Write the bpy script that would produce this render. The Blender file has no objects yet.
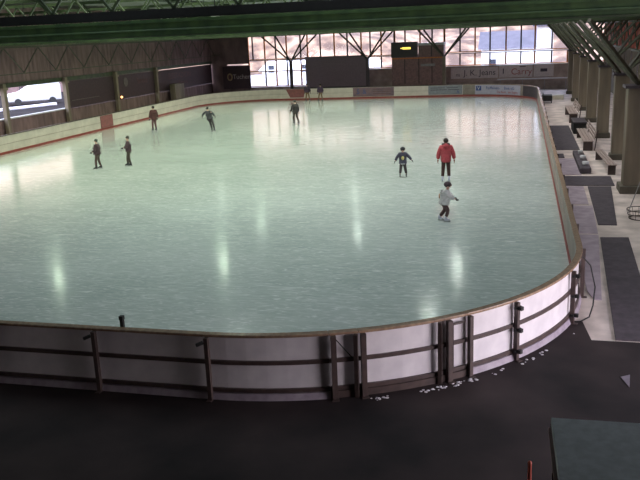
import bpy, math, random
from mathutils import Vector as V, Matrix
random.seed(7)
S = bpy.context.scene
COL = S.collection
PI = math.pi

# ------------------------------------------------------------ materials
def mat(name, c1, c2=None, rough=.6, metal=0, scale=6, bump=0, spec=.5, stretch=(1, 1, 1), detail=4, lo=.35, hi=.65, emit=None, es=0):
    m = bpy.data.materials.new(name); m.use_nodes = True
    n = m.node_tree.nodes; l = m.node_tree.links; b = n['Principled BSDF']
    b.inputs['Roughness'].default_value = rough; b.inputs['Metallic'].default_value = metal
    b.inputs['Specular IOR Level'].default_value = spec
    if c2 is None: c2 = tuple(min(1, x * .8) for x in c1)
    tc = n.new('ShaderNodeTexCoord'); mp = n.new('ShaderNodeMapping'); mp.inputs['Scale'].default_value = stretch
    no = n.new('ShaderNodeTexNoise'); no.inputs['Scale'].default_value = scale; no.inputs['Detail'].default_value = detail
    r = n.new('ShaderNodeValToRGB'); r.color_ramp.elements[0].position = lo; r.color_ramp.elements[1].position = hi
    r.color_ramp.elements[0].color = (*c2, 1); r.color_ramp.elements[1].color = (*c1, 1)
    l.new(tc.outputs['Object'], mp.inputs['Vector']); l.new(mp.outputs[0], no.inputs['Vector'])
    l.new(no.outputs['Fac'], r.inputs[0]); l.new(r.outputs[0], b.inputs['Base Color'])
    if bump:
        bp = n.new('ShaderNodeBump'); bp.inputs['Strength'].default_value = bump; bp.inputs['Distance'].default_value = .02
        l.new(no.outputs['Fac'], bp.inputs['Height']); l.new(bp.outputs[0], b.inputs['Normal'])
    if emit:
        b.inputs['Emission Color'].default_value = (*emit, 1); b.inputs['Emission Strength'].default_value = es
    return m

M = dict(
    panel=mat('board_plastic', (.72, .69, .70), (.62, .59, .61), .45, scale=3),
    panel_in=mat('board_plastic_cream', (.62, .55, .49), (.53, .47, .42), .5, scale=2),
    panel_side=mat('dull_grey_plastic', (.27, .235, .20), (.19, .165, .14), .5, scale=2),  # duller, darker plastic for the right side boards
    steel_brown=mat('brown_painted_steel', (.075, .05, .043), (.05, .034, .031), .5, scale=9),
    cap=mat('brown_wood_cap', (.34, .235, .15), (.24, .16, .11), .25, scale=12, stretch=(1, 1, .2)),
    kick=mat('dark_red_kick_strip', (.30, .05, .04), (.22, .04, .035), .5),
    lilac=mat('pale_skirt', (.33, .29, .33), (.24, .2, .24), .6),
    floor=mat('worn_concrete', (.72, .62, .55), (.44, .375, .33), .75, scale=1.3, bump=.15, detail=8),
    rubber=mat('dark_rubber', (.050, .035, .034), (.005, .0035, .004), .75, scale=.45, detail=10, bump=.3, lo=.38, hi=.72, spec=.3),
    mat_dark=mat('dark_mat', (.075, .06, .07), (.045, .037, .043), .8, scale=5, detail=8, bump=.2),
    mat_lilac=mat('lilac_mat', (.44, .37, .41), (.31, .26, .29), .8, scale=3, detail=8),
    green=mat('green_painted_steel', (.085, .155, .055), (.05, .095, .042), .38, scale=3, spec=.6),
    green_dk=mat('dark_green_steel', (.055, .08, .035), (.03, .045, .022), .5, scale=3),
    strut=mat('dull_olive_steel', (.075, .075, .045), (.045, .045, .03), .6),
    olive=mat('olive_column', (.25, .21, .145), (.145, .12, .088), .6, scale=2, stretch=(1, 1, .15)),
    black=mat('black_steel', (.012, .013, .012), (.008, .008, .008), .6),
    roof=mat('dark_roof_deck', (.03, .035, .025), (.018, .022, .016), .8, scale=1),
    fascia=mat('brown_cladding', (.23, .15, .145), (.12, .08, .078), .8, scale=1.2, stretch=(1, 2.5, .5), detail=6),
    red_clad=mat('red_brown_cladding', (.62, .15, .10), (.2, .08, .06), .7, scale=1.2, stretch=(1, 3, .3)),
    wall=mat('grey_brown_wall', (.42, .34, .28), (.28, .22, .19), .8, scale=1.5),
    wall_olive=mat('olive_wall', (.15, .135, .10), (.09, .08, .06), .8, scale=1.5, stretch=(1, 3, .3)),
    dark=mat('charcoal_panel', (.055, .043, .05), (.04, .032, .038), .5, scale=20),
    banner=mat('dark_banner', (.065, .038, .045), (.045, .027, .033), .6),
    screen=mat('slate_panel', (.23, .18, .21), (.19, .15, .175), .6, scale=8),
    frame_o=mat('orange_brown_frame', (.72, .24, .06), (.55, .18, .05), .5),
    frame_b=mat('dark_window_frame', (.06, .04, .035), (.04, .03, .03), .5),
    white=mat('white_paint', (.6, .6, .6), (.52, .52, .52), .5),
    cream=mat('cream_panel', (.66, .62, .5), (.58, .54, .44), .6),
    pink=mat('pinkish_panel', (.30, .19, .18), (.21, .14, .13), .7),
    wood=mat('bench_wood', (.42, .33, .29), (.3, .23, .2), .6, scale=6, stretch=(4, 1, 1)),
    grey=mat('grey_metal', (.35, .35, .34), (.28, .28, .28), .4, metal=.6),
    tarp=mat('grey_green_roof_felt', (.42, .52, .54), (.34, .42, .44), .7, scale=12, detail=8, bump=.1),
    red=mat('orange_red_paint', (.42, .07, .03), (.32, .05, .03), .5),
    snow=mat('scraped_snow', (.8, .78, .82), (.6, .58, .62), .8, scale=10),
    skin=mat('skin', (.62, .40, .30), (.55, .35, .27), .55),
    hair=mat('dark_hair', (.035, .022, .018), (.02, .014, .012), .6, scale=30),
    eye=mat('dark_eye', (.02, .02, .02), rough=.2),
    lip=mat('lip', (.4, .17, .15), rough=.5),
    steelb=mat('skate_steel', (.6, .6, .62), (.5, .5, .5), .25, metal=1),
    bootw=mat('white_boot', (.62, .64, .75), (.52, .54, .62), .4),
    bootk=mat('black_boot', (.03, .03, .035), rough=.4),
    tyre=mat('tyre', (.03, .03, .03), rough=.8),
    carglass=mat('car_glass', (.05, .06, .08), rough=.1),
    ink=mat('dark_ink', (.06, .05, .07), rough=.6),
    blue=mat('blue_ink', (.05, .08, .24), rough=.6),
    redink=mat('red_ink', (.35, .08, .07), rough=.6),
    gold=mat('gold_ink', (.5, .38, .2), rough=.6),
    faint=mat('faded_red_ink', (.11, .05, .05), rough=.6),
    faintg=mat('faded_grey_ink', (.14, .12, .11), rough=.6),
    asphalt=mat('wet_asphalt', (.022, .018, .018), (.012, .01, .011), .95, scale=.5, spec=.05),
    plaster=mat('white_plaster', (.85, .85, .83), (.78, .78, .76), .7, scale=.5),
    housegrey=mat('grey_lilac_roof', (.11, .10, .125), (.08, .075, .095), .7, scale=1),
    ceil_board=mat('board_back', (.02, .02, .02), rough=.8),
)
M['yard'] = mat('trodden_snow', (.5, .48, .48), (.32, .3, .3), .8, scale=.4, detail=8)
# surrounding hillside, mottled leafless wood
M['hill'] = mat('leafless_wood_hillside', (.42, .27, .17), (.13, .08, .055), .9, scale=.3, detail=10, lo=.42, hi=.6)

def glass():
    m = bpy.data.materials.new('window_glass'); m.use_nodes = True
    n = m.node_tree.nodes; l = m.node_tree.links; n.remove(n['Principled BSDF'])
    t = n.new('ShaderNodeBsdfTransparent'); t.inputs[0].default_value = (.93, .93, .95, 1)
    g = n.new('ShaderNodeBsdfGlossy'); g.inputs['Roughness'].default_value = .05
    mx = n.new('ShaderNodeMixShader'); mx.inputs[0].default_value = .06
    l.new(t.outputs[0], mx.inputs[1]); l.new(g.outputs[0], mx.inputs[2]); l.new(mx.outputs[0], n['Material Output'].inputs[0])
    return m
M['glass'] = glass()

def emis(name, c, s):
    m = bpy.data.materials.new(name); m.use_nodes = True
    b = m.node_tree.nodes['Principled BSDF']; b.inputs['Base Color'].default_value = (*c, 1)
    b.inputs['Emission Color'].default_value = (*c, 1); b.inputs['Emission Strength'].default_value = s
    return m
M['lens'] = emis('lamp_lens', (.85, 1, .85), 12)
M['fill_panel'] = mat('fill_panel_grey', (.12, .13, .12), (.1, .11, .1), .6)  # dark face of the added fill light panels above the ice
M['yellow'] = emis('yellow_display', (1, .72, .12), 1.6)
M['orange_l'] = emis('orange_sign_light', (1, .16, .03), 2.5)
M['warm_l'] = emis('warm_bulb', (1, .5, .2), 3)

def ice():
    m = bpy.data.materials.new('skated_ice'); m.use_nodes = True
    n = m.node_tree.nodes; l = m.node_tree.links; b = n['Principled BSDF']
    tc = n.new('ShaderNodeTexCoord')
    n1 = n.new('ShaderNodeTexNoise'); n1.inputs['Scale'].default_value = .22; n1.inputs['Detail'].default_value = 6
    mp = n.new('ShaderNodeMapping'); mp.inputs['Scale'].default_value = (.5, 2.2, 1); mp.inputs['Rotation'].default_value = (0, 0, .25)
    n2 = n.new('ShaderNodeTexNoise'); n2.inputs['Scale'].default_value = 1.6; n2.inputs['Detail'].default_value = 9
    n2.inputs['Roughness'].default_value = .7; n2.inputs['Distortion'].default_value = 1.2
    l.new(tc.outputs['Object'], n1.inputs['Vector']); l.new(tc.outputs['Object'], mp.inputs[0]); l.new(mp.outputs[0], n2.inputs['Vector'])
    mx = n.new('ShaderNodeMath'); mx.operation = 'ADD'; l.new(n1.outputs['Fac'], mx.inputs[0]); l.new(n2.outputs['Fac'], mx.inputs[1])
    h = n.new('ShaderNodeMath'); h.operation = 'MULTIPLY'; h.inputs[1].default_value = .5; l.new(mx.outputs[0], h.inputs[0])
    r = n.new('ShaderNodeValToRGB'); e = r.color_ramp.elements
    e[0].position = .36; e[0].color = (.44, .52, .49, 1); e[1].position = .64; e[1].color = (.60, .67, .64, 1)
    l.new(h.outputs[0], r.inputs[0])
    # skate scratches
    mp2 = n.new('ShaderNodeMapping'); mp2.inputs['Scale'].default_value = (.6, 3.2, 1); mp2.inputs['Rotation'].default_value = (0, 0, -.5)
    n3 = n.new('ShaderNodeTexNoise'); n3.inputs['Scale'].default_value = 2.3; n3.inputs['Detail'].default_value = 5; n3.inputs['Distortion'].default_value = 3
    l.new(tc.outputs['Object'], mp2.inputs[0]); l.new(mp2.outputs[0], n3.inputs['Vector'])
    r3 = n.new('ShaderNodeValToRGB'); e = r3.color_ramp.elements
    e[0].position = .52; e[0].color = (0, 0, 0, 1); e[1].position = .68; e[1].color = (.8, .8, .8, 1)
    l.new(n3.outputs['Fac'], r3.inputs[0])
    mc = n.new('ShaderNodeMixRGB'); mc.inputs[2].default_value = (.88, .92, .90, 1)
    l.new(r3.outputs[0], mc.inputs[0]); l.new(r.outputs[0], mc.inputs[1]); l.new(mc.outputs[0], b.inputs['Base Color'])
    rr = n.new('ShaderNodeMapRange'); rr.inputs['To Min'].default_value = .11; rr.inputs['To Max'].default_value = .27
    l.new(n2.outputs['Fac'], rr.inputs['Value']); l.new(rr.outputs[0], b.inputs['Roughness'])
    b.inputs['IOR'].default_value = 1.34; b.inputs['Coat Weight'].default_value = .9; b.inputs['Coat Roughness'].default_value = .13; b.inputs['Coat IOR'].default_value = 1.33
    bp = n.new('ShaderNodeBump'); bp.inputs['Strength'].default_value = .12; bp.inputs['Distance'].default_value = .02
    l.new(n2.outputs['Fac'], bp.inputs['Height']); l.new(bp.outputs[0], b.inputs['Normal'])
    return m
M['ice'] = ice()

# ------------------------------------------------------------ mesh helpers
class MB:
    def __init__(s): s.v = []; s.f = []
    def add(s, vs, fs):
        o = len(s.v); s.v += [tuple(v) for v in vs]; s.f += [tuple(o + i for i in f) for f in fs]; return s
    def box(s, x0, y0, z0, x1, y1, z1):
        vs = [(x, y, z) for z in (z0, z1) for y in (y0, y1) for x in (x0, x1)]
        return s.add(vs, [(0, 2, 3, 1), (4, 5, 7, 6), (0, 1, 5, 4), (2, 6, 7, 3), (0, 4, 6, 2), (1, 3, 7, 5)])
    def bar(s, a, b, w, h=None, n=4):
        a = V(a); b = V(b); d = (b - a).normalized(); h = h or w
        up = V((0, 0, 1)) if abs(d.z) < .95 else V((0, 1, 0))
        x = d.cross(up).normalized(); y = x.cross(d).normalized()
        if n == 4: ring = [(-.5, -.5), (.5, -.5), (.5, .5), (-.5, .5)]
        else: ring = [(.5 * math.cos(2 * PI * i / n), .5 * math.sin(2 * PI * i / n)) for i in range(n)]
        vs = [p + x * (u * w) + y * (v * h) for p in (a, b) for u, v in ring]
        fs = [(i, (i + 1) % n, n + (i + 1) % n, n + i) for i in range(n)] + [tuple(range(n))[::-1], tuple(range(n, 2 * n))]
        return s.add(vs, fs)
    def path(s, pts, prof):
        """sweep profile [(offset_normal, z)] along an xy polyline of (x, y, nx, ny)"""
        n = len(prof); vs = []
        for x, y, nx, ny in pts:
            for o, z in prof: vs.append((x + nx * o, y + ny * o, z))
        fs = []
        for i in range(len(pts) - 1):
            for j in range(n): fs.append((i * n + j, i * n + (j + 1) % n, (i + 1) * n + (j + 1) % n, (i + 1) * n + j))
        fs += [tuple(range(n))[::-1], tuple((len(pts) - 1) * n + j for j in range(n))]
        return s.add(vs, fs)
    def prism(s, poly, z0, z1):
        n = len(poly); vs = [(x, y, z0) for x, y in poly] + [(x, y, z1) for x, y in poly]
        return s.add(vs, [tuple(range(n))[::-1], tuple(range(n, 2 * n))] + [(i, (i + 1) % n, n + (i + 1) % n, n + i) for i in range(n)])
    def lathe(s, c, prof, n=20):
        vs = [(c[0] + r * math.cos(2 * PI * i / n), c[1] + r * math.sin(2 * PI * i / n), c[2] + z) for r, z in prof for i in range(n)]
        fs = [(j * n + i, j * n + (i + 1) % n, (j + 1) * n + (i + 1) % n, (j + 1) * n + i) for j in range(len(prof) - 1) for i in range(n)]
        fs += [tuple(range(n))[::-1], tuple((len(prof) - 1) * n + i for i in range(n))]
        return s.add(vs, fs)
    def build(s, name, m, parent=None, bevel=0, smooth=False, world=True):
        me = bpy.data.meshes.new(name)
        off = V((0, 0, 0))
        if parent is not None and world:
            p = parent
            while p is not None: off += p.location; p = p.parent
        me.from_pydata([tuple(V(v) - off) for v in s.v], [], s.f); me.update()
        import bmesh
        bm = bmesh.new(); bm.from_mesh(me); bmesh.ops.recalc_face_normals(bm, faces=bm.faces); bm.to_mesh(me); bm.free()
        me.materials.append(M[m] if isinstance(m, str) else m)
        o = bpy.data.objects.new(name, me); COL.objects.link(o)
        if parent is not None: o.parent = parent
        if bevel:
            b = o.modifiers.new('bevel', 'BEVEL'); b.width = bevel; b.segments = 2; b.limit_method = 'ANGLE'
        if smooth:
            for p in me.polygons: p.use_smooth = True
        return o
def tag(o, label=None, cat=None, group=None, kind=None):
    if label: o['label'] = label
    if cat: o['category'] = cat
    if group: o['group'] = group
    if kind: o['kind'] = kind
    return o
def empty(name, loc, label=None, cat=None, group=None, kind=None):
    o = bpy.data.objects.new(name, None); COL.objects.link(o); o.location = loc; o.empty_display_size = .2
    return tag(o, label, cat, group, kind)
def struct(name, mb, m, **k):
    o = mb.build(name, m, **k)
    if o.parent is None: o['kind'] = 'structure'
    return o
def copy_tree(o, parent=None):
    c = o.copy(); COL.objects.link(c); c.parent = parent
    for ch in list(o.children): copy_tree(ch, c)
    return c
def text(name, body, size, m, loc, rot, parent, sx=1):
    cu = bpy.data.curves.new(name, 'FONT'); cu.body = body; cu.size = size; cu.extrude = .004; cu.align_x = 'CENTER'; cu.align_y = 'CENTER'
    t = bpy.data.objects.new(name, cu)
    me = bpy.data.meshes.new_from_object(t); me.name = name; bpy.data.objects.remove(t)
    me.materials.clear(); me.materials.append(M[m])
    o = bpy.data.objects.new(name, me); COL.objects.link(o)
    off = V((0, 0, 0)); p = parent
    while p is not None: off += p.location; p = p.parent
    o.location = V(loc) - off; o.rotation_euler = rot; o.scale = (sx, 1, 1); o.parent = parent
    return o

# ------------------------------------------------------------ rink outline
W, L, R = 30.2, 62.0, 6.45
FZ = -.12        # floor around the rink is a step below the ice
segs = []        # pieces of the outline, anticlockwise from the middle of the near end
def outline_pt(s):
    """arc length s from (-R-20, 0) along the near end to the right, up the right side, far end, left side"""
    a = W - 2 * R; q = PI * R / 2; b = L - 2 * R
    if s < a: return (-W + R + s, 0, 0, -1)
    s -= a
    if s < q: t = s / R; return (-R + R * math.sin(t), R - R * math.cos(t), math.sin(t), -math.cos(t))
    s -= q
    if s < b: return (0, R + s, 1, 0)
    s -= b
    if s < q: t = s / R; return (-R + R * math.cos(t), L - R + R * math.sin(t), math.cos(t), math.sin(t))
    s -= q
    if s < a: return (-R - s, L, 0, 1)
    s -= a
    if s < q: t = s / R; return (-W + R - R * math.sin(t), L - R + R * math.cos(t), -math.sin(t), math.cos(t))
    s -= q
    if s < b: return (-W, L - R - s, -1, 0)
    s -= b; t = s / R; return (-W + R - R * math.cos(t), R - R * math.sin(t), -math.cos(t), -math.sin(t))
A_, Q_, B_ = W - 2 * R, PI * R / 2, L - 2 * R
TOTAL = 2 * A_ + 4 * Q_ + 2 * B_
def run(s0, s1, step=.35):
    n = max(1, int((s1 - s0) / step + .5)); return [outline_pt(s0 + (s1 - s0) * i / n) for i in range(n + 1)]

# ice
poly = [outline_pt(TOTAL * i / 260)[:2] for i in range(260)]
struct('floor_ice', MB().prism(poly, -.10, 0), 'ice')

HB = 1.08
def board(s0, s1, label, group=None, near=False, kind='plain', inner='panel_in', post=True, gate=False, cap='cap'):
    mid = outline_pt((s0 + s1) / 2); g = .002
    root = empty('rink_board', (mid[0], mid[1], FZ), label, 'rink board', group)
    pts = run(s0 + g, s1 - g)
    MB().path(pts, [(.012, .0), (.055, .0), (.055, HB - .05), (.012, HB - .05)]).build('panel', 'panel' if near and inner != 'panel_side' else inner, root)
    MB().path(pts, [(-.012, .0), (.0115, .0), (.0115, .14), (-.012, .14)]).build('kick_strip', 'kick', root)
    MB().path(pts, [(-.02, HB - .05), (.12, HB - .05), (.12, HB), (-.02, HB)]).build('top_cap', cap, root, bevel=.01)
    if near:
        MB().path(pts, [(.056, .53), (.10, .53), (.10, .60), (.056, .60)]).build('rail', 'steel_brown', root)
        MB().path(pts, [(.056, .02), (.10, .02), (.10, .09), (.056, .09)]).build('rail', 'steel_brown', root)
        if gate:
            MB().path(pts, [(.03, FZ), (.12, FZ), (.12, .012), (.03, .012)]).build('sill', 'steel_brown', root)
        else:
            MB().path(pts, [(.02, FZ), (.14, FZ), (.10, -.0), (.02, -.0)]).build('skirt', 'lilac', root)
    else:
        MB().path(pts, [(.012, FZ), (.14, FZ), (.14, -.002), (.012, -.002)]).build('skirt', 'lilac', root)
        # seam rail on the ice side
        MB().path(pts, [(-.001, .55), (.0115, .55), (.0115, .575), (-.001, .575)]).build('seam', 'wood', root)
    if post:
        x, y, nx, ny = outline_pt(s0 + (.05 if not gate else .07))
        tx, ty = -ny, nx
        def pb(o0, o1, w, z0, z1):
            c = [(x + nx * o + tx * t, y + ny * o + ty * t) for o, t in ((o0, -w), (o1, -w), (o1, w), (o0, w))]
            return MB().prism(c, z0, z1)
        w = .035 if not gate else .045
        pb(.102, .19, w, FZ, HB - .052).build('post', 'steel_brown', root)
        pb(.102, .26, w * 1.4, FZ, FZ + .02).build('foot_plate', 'steel_brown', root)
    return root

def s_of(x, y):     # nearest arc length of a point
    best = min((((outline_pt(TOTAL * i / 8000)[0] - x) ** 2 + (outline_pt(TOTAL * i / 8000)[1] - y) ** 2, i) for i in range(0, 2600)))
    return TOTAL * best[1] / 8000
P = [s_of(*q) for q in [(-8.56, 0), (-6.44, 0), (-4.37, .3), (-3.87, .45), (-2.45, 1.15), (-2.08, 1.45), (-1.38, 2.35), (-.25, 4.4)]]
P = [P[0] - 4.3, P[0] - 2.15] + P
labs = ['dim grey board panel in the near barrier, ending outside the lower left edge',
        'near barrier board panel furthest left with a black stub sticking up beside its right end',
        'second full near board panel from the left, curving slightly under the brown cap',
        'near board panel left of the narrow braced panel, between two brown posts',
        'narrow near board panel with a thin diagonal brace, left of the wide gate',
        'wide pale gate panel with rounded lower corners between thick brown posts',
        'narrow access door panel with a small inner frame, right of the wide gate',
        'bright near board panel just right of the narrow access door',
        'brightest curved board panel at the near right corner with hinge brackets']
nb = []
for i in range(9):
    if i == 0: continue
    nb.append(board(P[i], P[i + 1], labs[i], 'near barrier boards', near=True, gate=(i in (4, 5, 6))))
# rounded continuation past the last measured post
e1 = P[9] + 1.75
nb.append(board(P[9], e1, 'board panel at the tightest bend of the near right corner, seen edge-on', 'near barrier boards', near=True))
def on(s, o, z, t=0):
    x, y, nx, ny = outline_pt(s); return (x + nx * o - ny * t, y + ny * o + nx * t, z)
# details on the near boards
stub = MB().bar(on(P[2] + .52, -.055, .75), on(P[2] + .52, -.055, 1.26), .06).bar(on(P[2] + .52, -.055, 1.2), on(P[2] + .52, -.055, 1.27), .075)
stub.build('end_stub', 'black', nb[1])
for k, (i, z) in enumerate([(2, .98), (3, .98)]):
    r = nb[i - 1]; MB().bar(on(P[i] + .03, .19, z - .02, -.02), on(P[i] - .10, .24, z - .06, 0), .05).build('bracket', 'black', r)
MB().bar(on(P[4] + .10, .14, .98), on(P[4] + .38, .10, .60), .018).build('diagonal_brace', 'black', nb[3])
for i in (8, 9):
    for z in (.93, .5, .08):
        MB().bar(on(P[i] + .05, .19, z), on(P[i] + .05, .27, z), .07).bar(on(P[i] + .12, .16, z), on(P[i] - .03, .16, z), .05).build('hinge', 'black', nb[i - 1])
# small inner frame on the access door
a, b = P[6] + .15, P[7] - .06
fr = MB().bar(on(a, .125, .94), on(b, .125, .94), .035).bar(on(a, .125, .08), on(a, .125, .94), .035).bar(on(a, .125, .1), on(b, .125, .1), .03)
fr.build('door_frame', 'steel_brown', nb[5])
# thick latch posts at both ends of the gate
for s, j in ((P[5] - .06, 3), (P[6] - .12, 4)):
    MB().bar(on(s, .15, FZ), on(s, .15, HB - .052), .07).build('latch_post', 'steel_brown', nb[j])

# right side
s = e1; k = 0; sR = A_ + Q_
names_r = []
while s < A_ + Q_ + B_ + Q_ - .5:
    s2 = min(s + 2.35, A_ + Q_ + B_ + Q_)
    if s < sR + B_:
        lab = ('barrier board on the right side of the rink, directly beyond the near right corner' if k == 0
               else 'barrier board in the long straight right side of the rink beside the walkway')
        grp = None if k == 0 else 'boards along the right side'
    else:
        lab = 'barrier board in the far right corner of the rink'; grp = 'boards in the far right corner'
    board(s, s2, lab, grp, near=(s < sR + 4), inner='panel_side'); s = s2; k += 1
# far end
s0 = A_ + 2 * Q_ + B_; n = 8
for i in range(n):
    board(s0 + A_ * i / n, s0 + A_ * (i + 1) / n, 'cream barrier board along the far end of the rink under the windows', 'boards along the far end', cap='steel_brown', post=False)
s0 += A_; n = 5
for i in range(n):
    board(s0 + Q_ * i / n, s0 + Q_ * (i + 1) / n, 'cream barrier board curving round the far left corner of the rink', 'boards in the far left corner', cap='steel_brown', post=False)
s0 += Q_; n = 12; Ls = 32.5
for i in range(n):
    board(s0 + Ls * i / n, s0 + Ls * (i + 1) / n, 'cream barrier board along the left side of the rink before the dark banners', 'boards along the left side', cap='steel_brown', post=False)

# the cable hanging off the corner
pts = [(on(e1 - .3, .12, .95)), on(e1 - .3, .3, .75), on(e1 - .55, .42, .35), on(e1 - .9, .42, .05), on(P[9] + .5, .40, FZ + .03), on(P[9] + .2, .28, FZ + .02)]
c = MB()
for a, b in zip(pts[:-1], pts[1:]): c.bar(a, b, .03, n=6)
tag(c.build('cable', 'black'), 'thin black cable hanging down outside the near right corner board', 'cable')

# snow scraped against the foot of the boards
sn = MB()
for c_, sp_, m_ in ((P[5] + .32, .10, 14), (P[6] - .25, .12, 18), (P[6] + .12, .07, 14), (P[7] - .05, .1, 10), (P[8] + .2, .6, 16)):
    for i in range(m_):
        s = c_ + random.gauss(0, sp_)
        x, y, _ = on(s, random.uniform(.25, .36), 0); r = random.uniform(.012, .035)
        sn.lathe((x, y, FZ + .009), [(r, 0), (r * .8, r * .15), (r * .2, r * .25)], 7)
tag(sn.build('snow_crumbs', 'snow', smooth=True), 'white snow crumbs scattered on the dark floor along the board foot', 'snow', kind='stuff')

# ------------------------------------------------------------ floor, mats
outer = [(-36, -16), (9, -16), (9, 72), (-36, 72)]
struct('floor', MB().box(-36, -16, FZ - .15, 9, 72, FZ), 'floor')
fr_poly = [(-36, -16), (8.9, -16), (8.9, 3.55), (.15, 3.55), (.05, 4.6), (-1, 4.6), (-2, 3.6), (-6.4, .6), (-36, .6)]
struct('floor_rubber', MB().prism(fr_poly, FZ - .01, FZ + .008), 'rubber')
T = .03
def floor_mat(poly, m, label, z=T):
    o = MB().prism(poly, FZ + .001, FZ + z).build('rubber_mat', m, bevel=.004); return tag(o, label, 'mat')
floor_mat([(1.02, 11.6), (1.80, 11.65), (1.42, 3.6), (.60, 3.6)], 'mat_dark', 'long dark rubber mat nearest the camera on the pale concrete walkway', .035)
floor_mat([(.27, 11.9), (1.0, 11.9), (.56, 6.0), (.40, 6.0), (.29, 6.6)], 'mat_lilac', 'faded lilac mat beside the near right bend of the boards')
floor_mat([(.27, 15.9), (1.15, 15.9), (1.0, 12.1), (.27, 12.1)], 'mat_lilac', 'faded lilac mat between the boards and the dark mat, second from the near end')
floor_mat([(1.25, 19.4), (2.1, 19.4), (1.65, 13.2), (1.10, 13.2)], 'mat_dark', 'dark rubber mat lying diagonally past the foot of the nearest column')
floor_mat([(.27, 21.6), (2.3, 21.6), (2.25, 19.6), (.27, 19.6)], 'mat_dark', 'wide dark mat crossing the walkway in front of the low box with white things')
floor_mat([(.27, 19.4), (1.1, 19.4), (1.05, 16.2), (.27, 16.2)], 'mat_lilac', 'faded lilac mat by the boards just before the wide dark crossing mat')
floor_mat([(.27, 26.2), (1.2, 26.2), (1.2, 22.0), (.27, 22.0)], 'mat_lilac', 'faded lilac mat by the boards beyond the wide dark crossing mat')
floor_mat([(.27, 39.2), (1.6, 39.2), (1.6, 29.0), (.27, 29.0)], 'mat_dark', 'big dark mat reaching along the boards beside the slatted benches')
floor_mat([(.27, 27.7), (.75, 27.7), (.75, 26.5), (.27, 26.5)], 'mat_dark', 'small dark mat square against the boards between the pale concrete strips')

# ------------------------------------------------------------ benches, bits on the walkway
def bench(x, y, ln, h, d, label, rot=0, back=False):
    r = empty('bench', (x, y, FZ), label, 'bench')
    z = FZ + h
    for i in range(3):
        xx = x - d / 2 + d * (i + .5) / 3
        MB().box(xx - d / 6 + .012, y - ln / 2, z - .045, xx + d / 6 - .012, y + ln / 2, z).build('slat', 'wood', r, bevel=.006)
    for yy in (-ln / 2 + .2, ln / 2 - .2):
        MB().box(x - d / 2 + .03, y + yy - .03, FZ, x + d / 2 - .03, y + yy + .03, z - .046).build('leg', 'steel_brown', r)
    if back:
        for i in range(3):
            MB().box(x + d / 2 + .01 + .04 * i, y - ln / 2, z + .08 + .14 * i, x + d / 2 + .045 + .04 * i, y + ln / 2, z + .19 + .14 * i).build('back_slat', 'wood', r)
        for yy in (-ln / 2 + .2, ln / 2 - .2):
            MB().bar((x + d / 2 + .07, y + yy, FZ), (x + d / 2 + .19, y + yy, z + .5), .05).build('back_post', 'steel_brown', r)
    r.rotation_euler.z = rot
    return r
bench(1.95, 43.2, 5.4, .62, .55, 'far slatted bench with a backrest beside the far column row', back=True)
bench(1.95, 31.2, 5.2, .5, .5, 'middle slatted bench with backrest on the dark floor near the columns', back=True)
bench(2.3, 24.0, 4.3, .45, .36, 'low narrow bench running up to the nearest column foot', rot=.04)
bx = MB().box(1.15, 22.2, FZ + .032, 1.6, 27.3, FZ + .24)
tag(bx.build('low_box', 'mat_dark', bevel=.02), 'long low dark box on the walkway carrying three white cups', 'box')
for y_, s_, l_ in ((26.2, .10, 'white cup farthest along the low dark box'), (24.6, .12, 'white cup in the middle of the low dark box'), (23.0, .13, 'white cup nearest the camera on the low dark box')):
    tag(MB().lathe((1.42, y_, FZ + .24), [(s_ * .8, 0), (s_, .02), (s_ * 1.1, .16), (s_ * .95, .165)], 14).build('cup', 'white', smooth=True), l_, 'cup')
ck = empty('storage_chest', (2.0, 36.4, FZ), 'black storage chest between the two slatted benches', 'chest')
MB().box(1.65, 35.2, FZ, 2.35, 37.6, FZ + .6).build('body', 'black', ck, bevel=.02)
MB().box(1.62, 35.17, FZ + .6, 2.38, 37.63, FZ + .67).build('lid', 'dark', ck, bevel=.02)
ck = empty('equipment_trolley', (.75, 55.2, FZ), 'small black trolley standing on pale concrete by the far right corner boards', 'trolley')
MB().box(.4, 54.6, FZ + .18, 1.15, 56.0, FZ + .62).build('body', 'black', ck, bevel=.03)
MB().bar((.45, 54.5, FZ + .3), (.4, 54.0, FZ + .9), .05).build('handle', 'black', ck)
for px_ in (.45, 1.1):
    for py_ in (54.8, 55.8): MB().bar((px_ - .03, py_, FZ + .1), (px_ + .03, py_, FZ + .1), .2, n=12).build('wheel', 'tyre', ck)
tag(MB().box(.85, 58.0, FZ, 2.2, 58.9, FZ + .35).build('low_crate', 'cream', bevel=.02), 'low cream crate on the far walkway behind the black trolley', 'crate')

# wire basket at the right edge
bk = empty('wire_basket', (2.45, 14.2, FZ), 'round dark wire basket with a tall bent handle at the right edge', 'basket')
c = MB()
for z, r in ((.02, .34), (.16, .39), (.30, .42)):
    for i in range(24):
        a, b = 2 * PI * i / 24, 2 * PI * (i + 1) / 24
        c.bar((2.45 + r * math.cos(a), 14.2 + r * math.sin(a), FZ + z), (2.45 + r * math.cos(b), 14.2 + r * math.sin(b), FZ + z), .022)
for i in range(12):
    a = 2 * PI * i / 12
    c.bar((2.45 + .34 * math.cos(a), 14.2 + .34 * math.sin(a), FZ + .02), (2.45 + .42 * math.cos(a), 14.2 + .42 * math.sin(a), FZ + .30), .012)
c.build('basket_frame', 'steel_brown', bk)
MB().bar((2.1, 14.2, FZ + .25), (2.45, 14.3, FZ + 1.35), .03, n=8).bar((2.45, 14.3, FZ + 1.35), (2.62, 14.3, FZ + 1.42), .03, n=8).build('handle', 'grey', bk)

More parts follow.
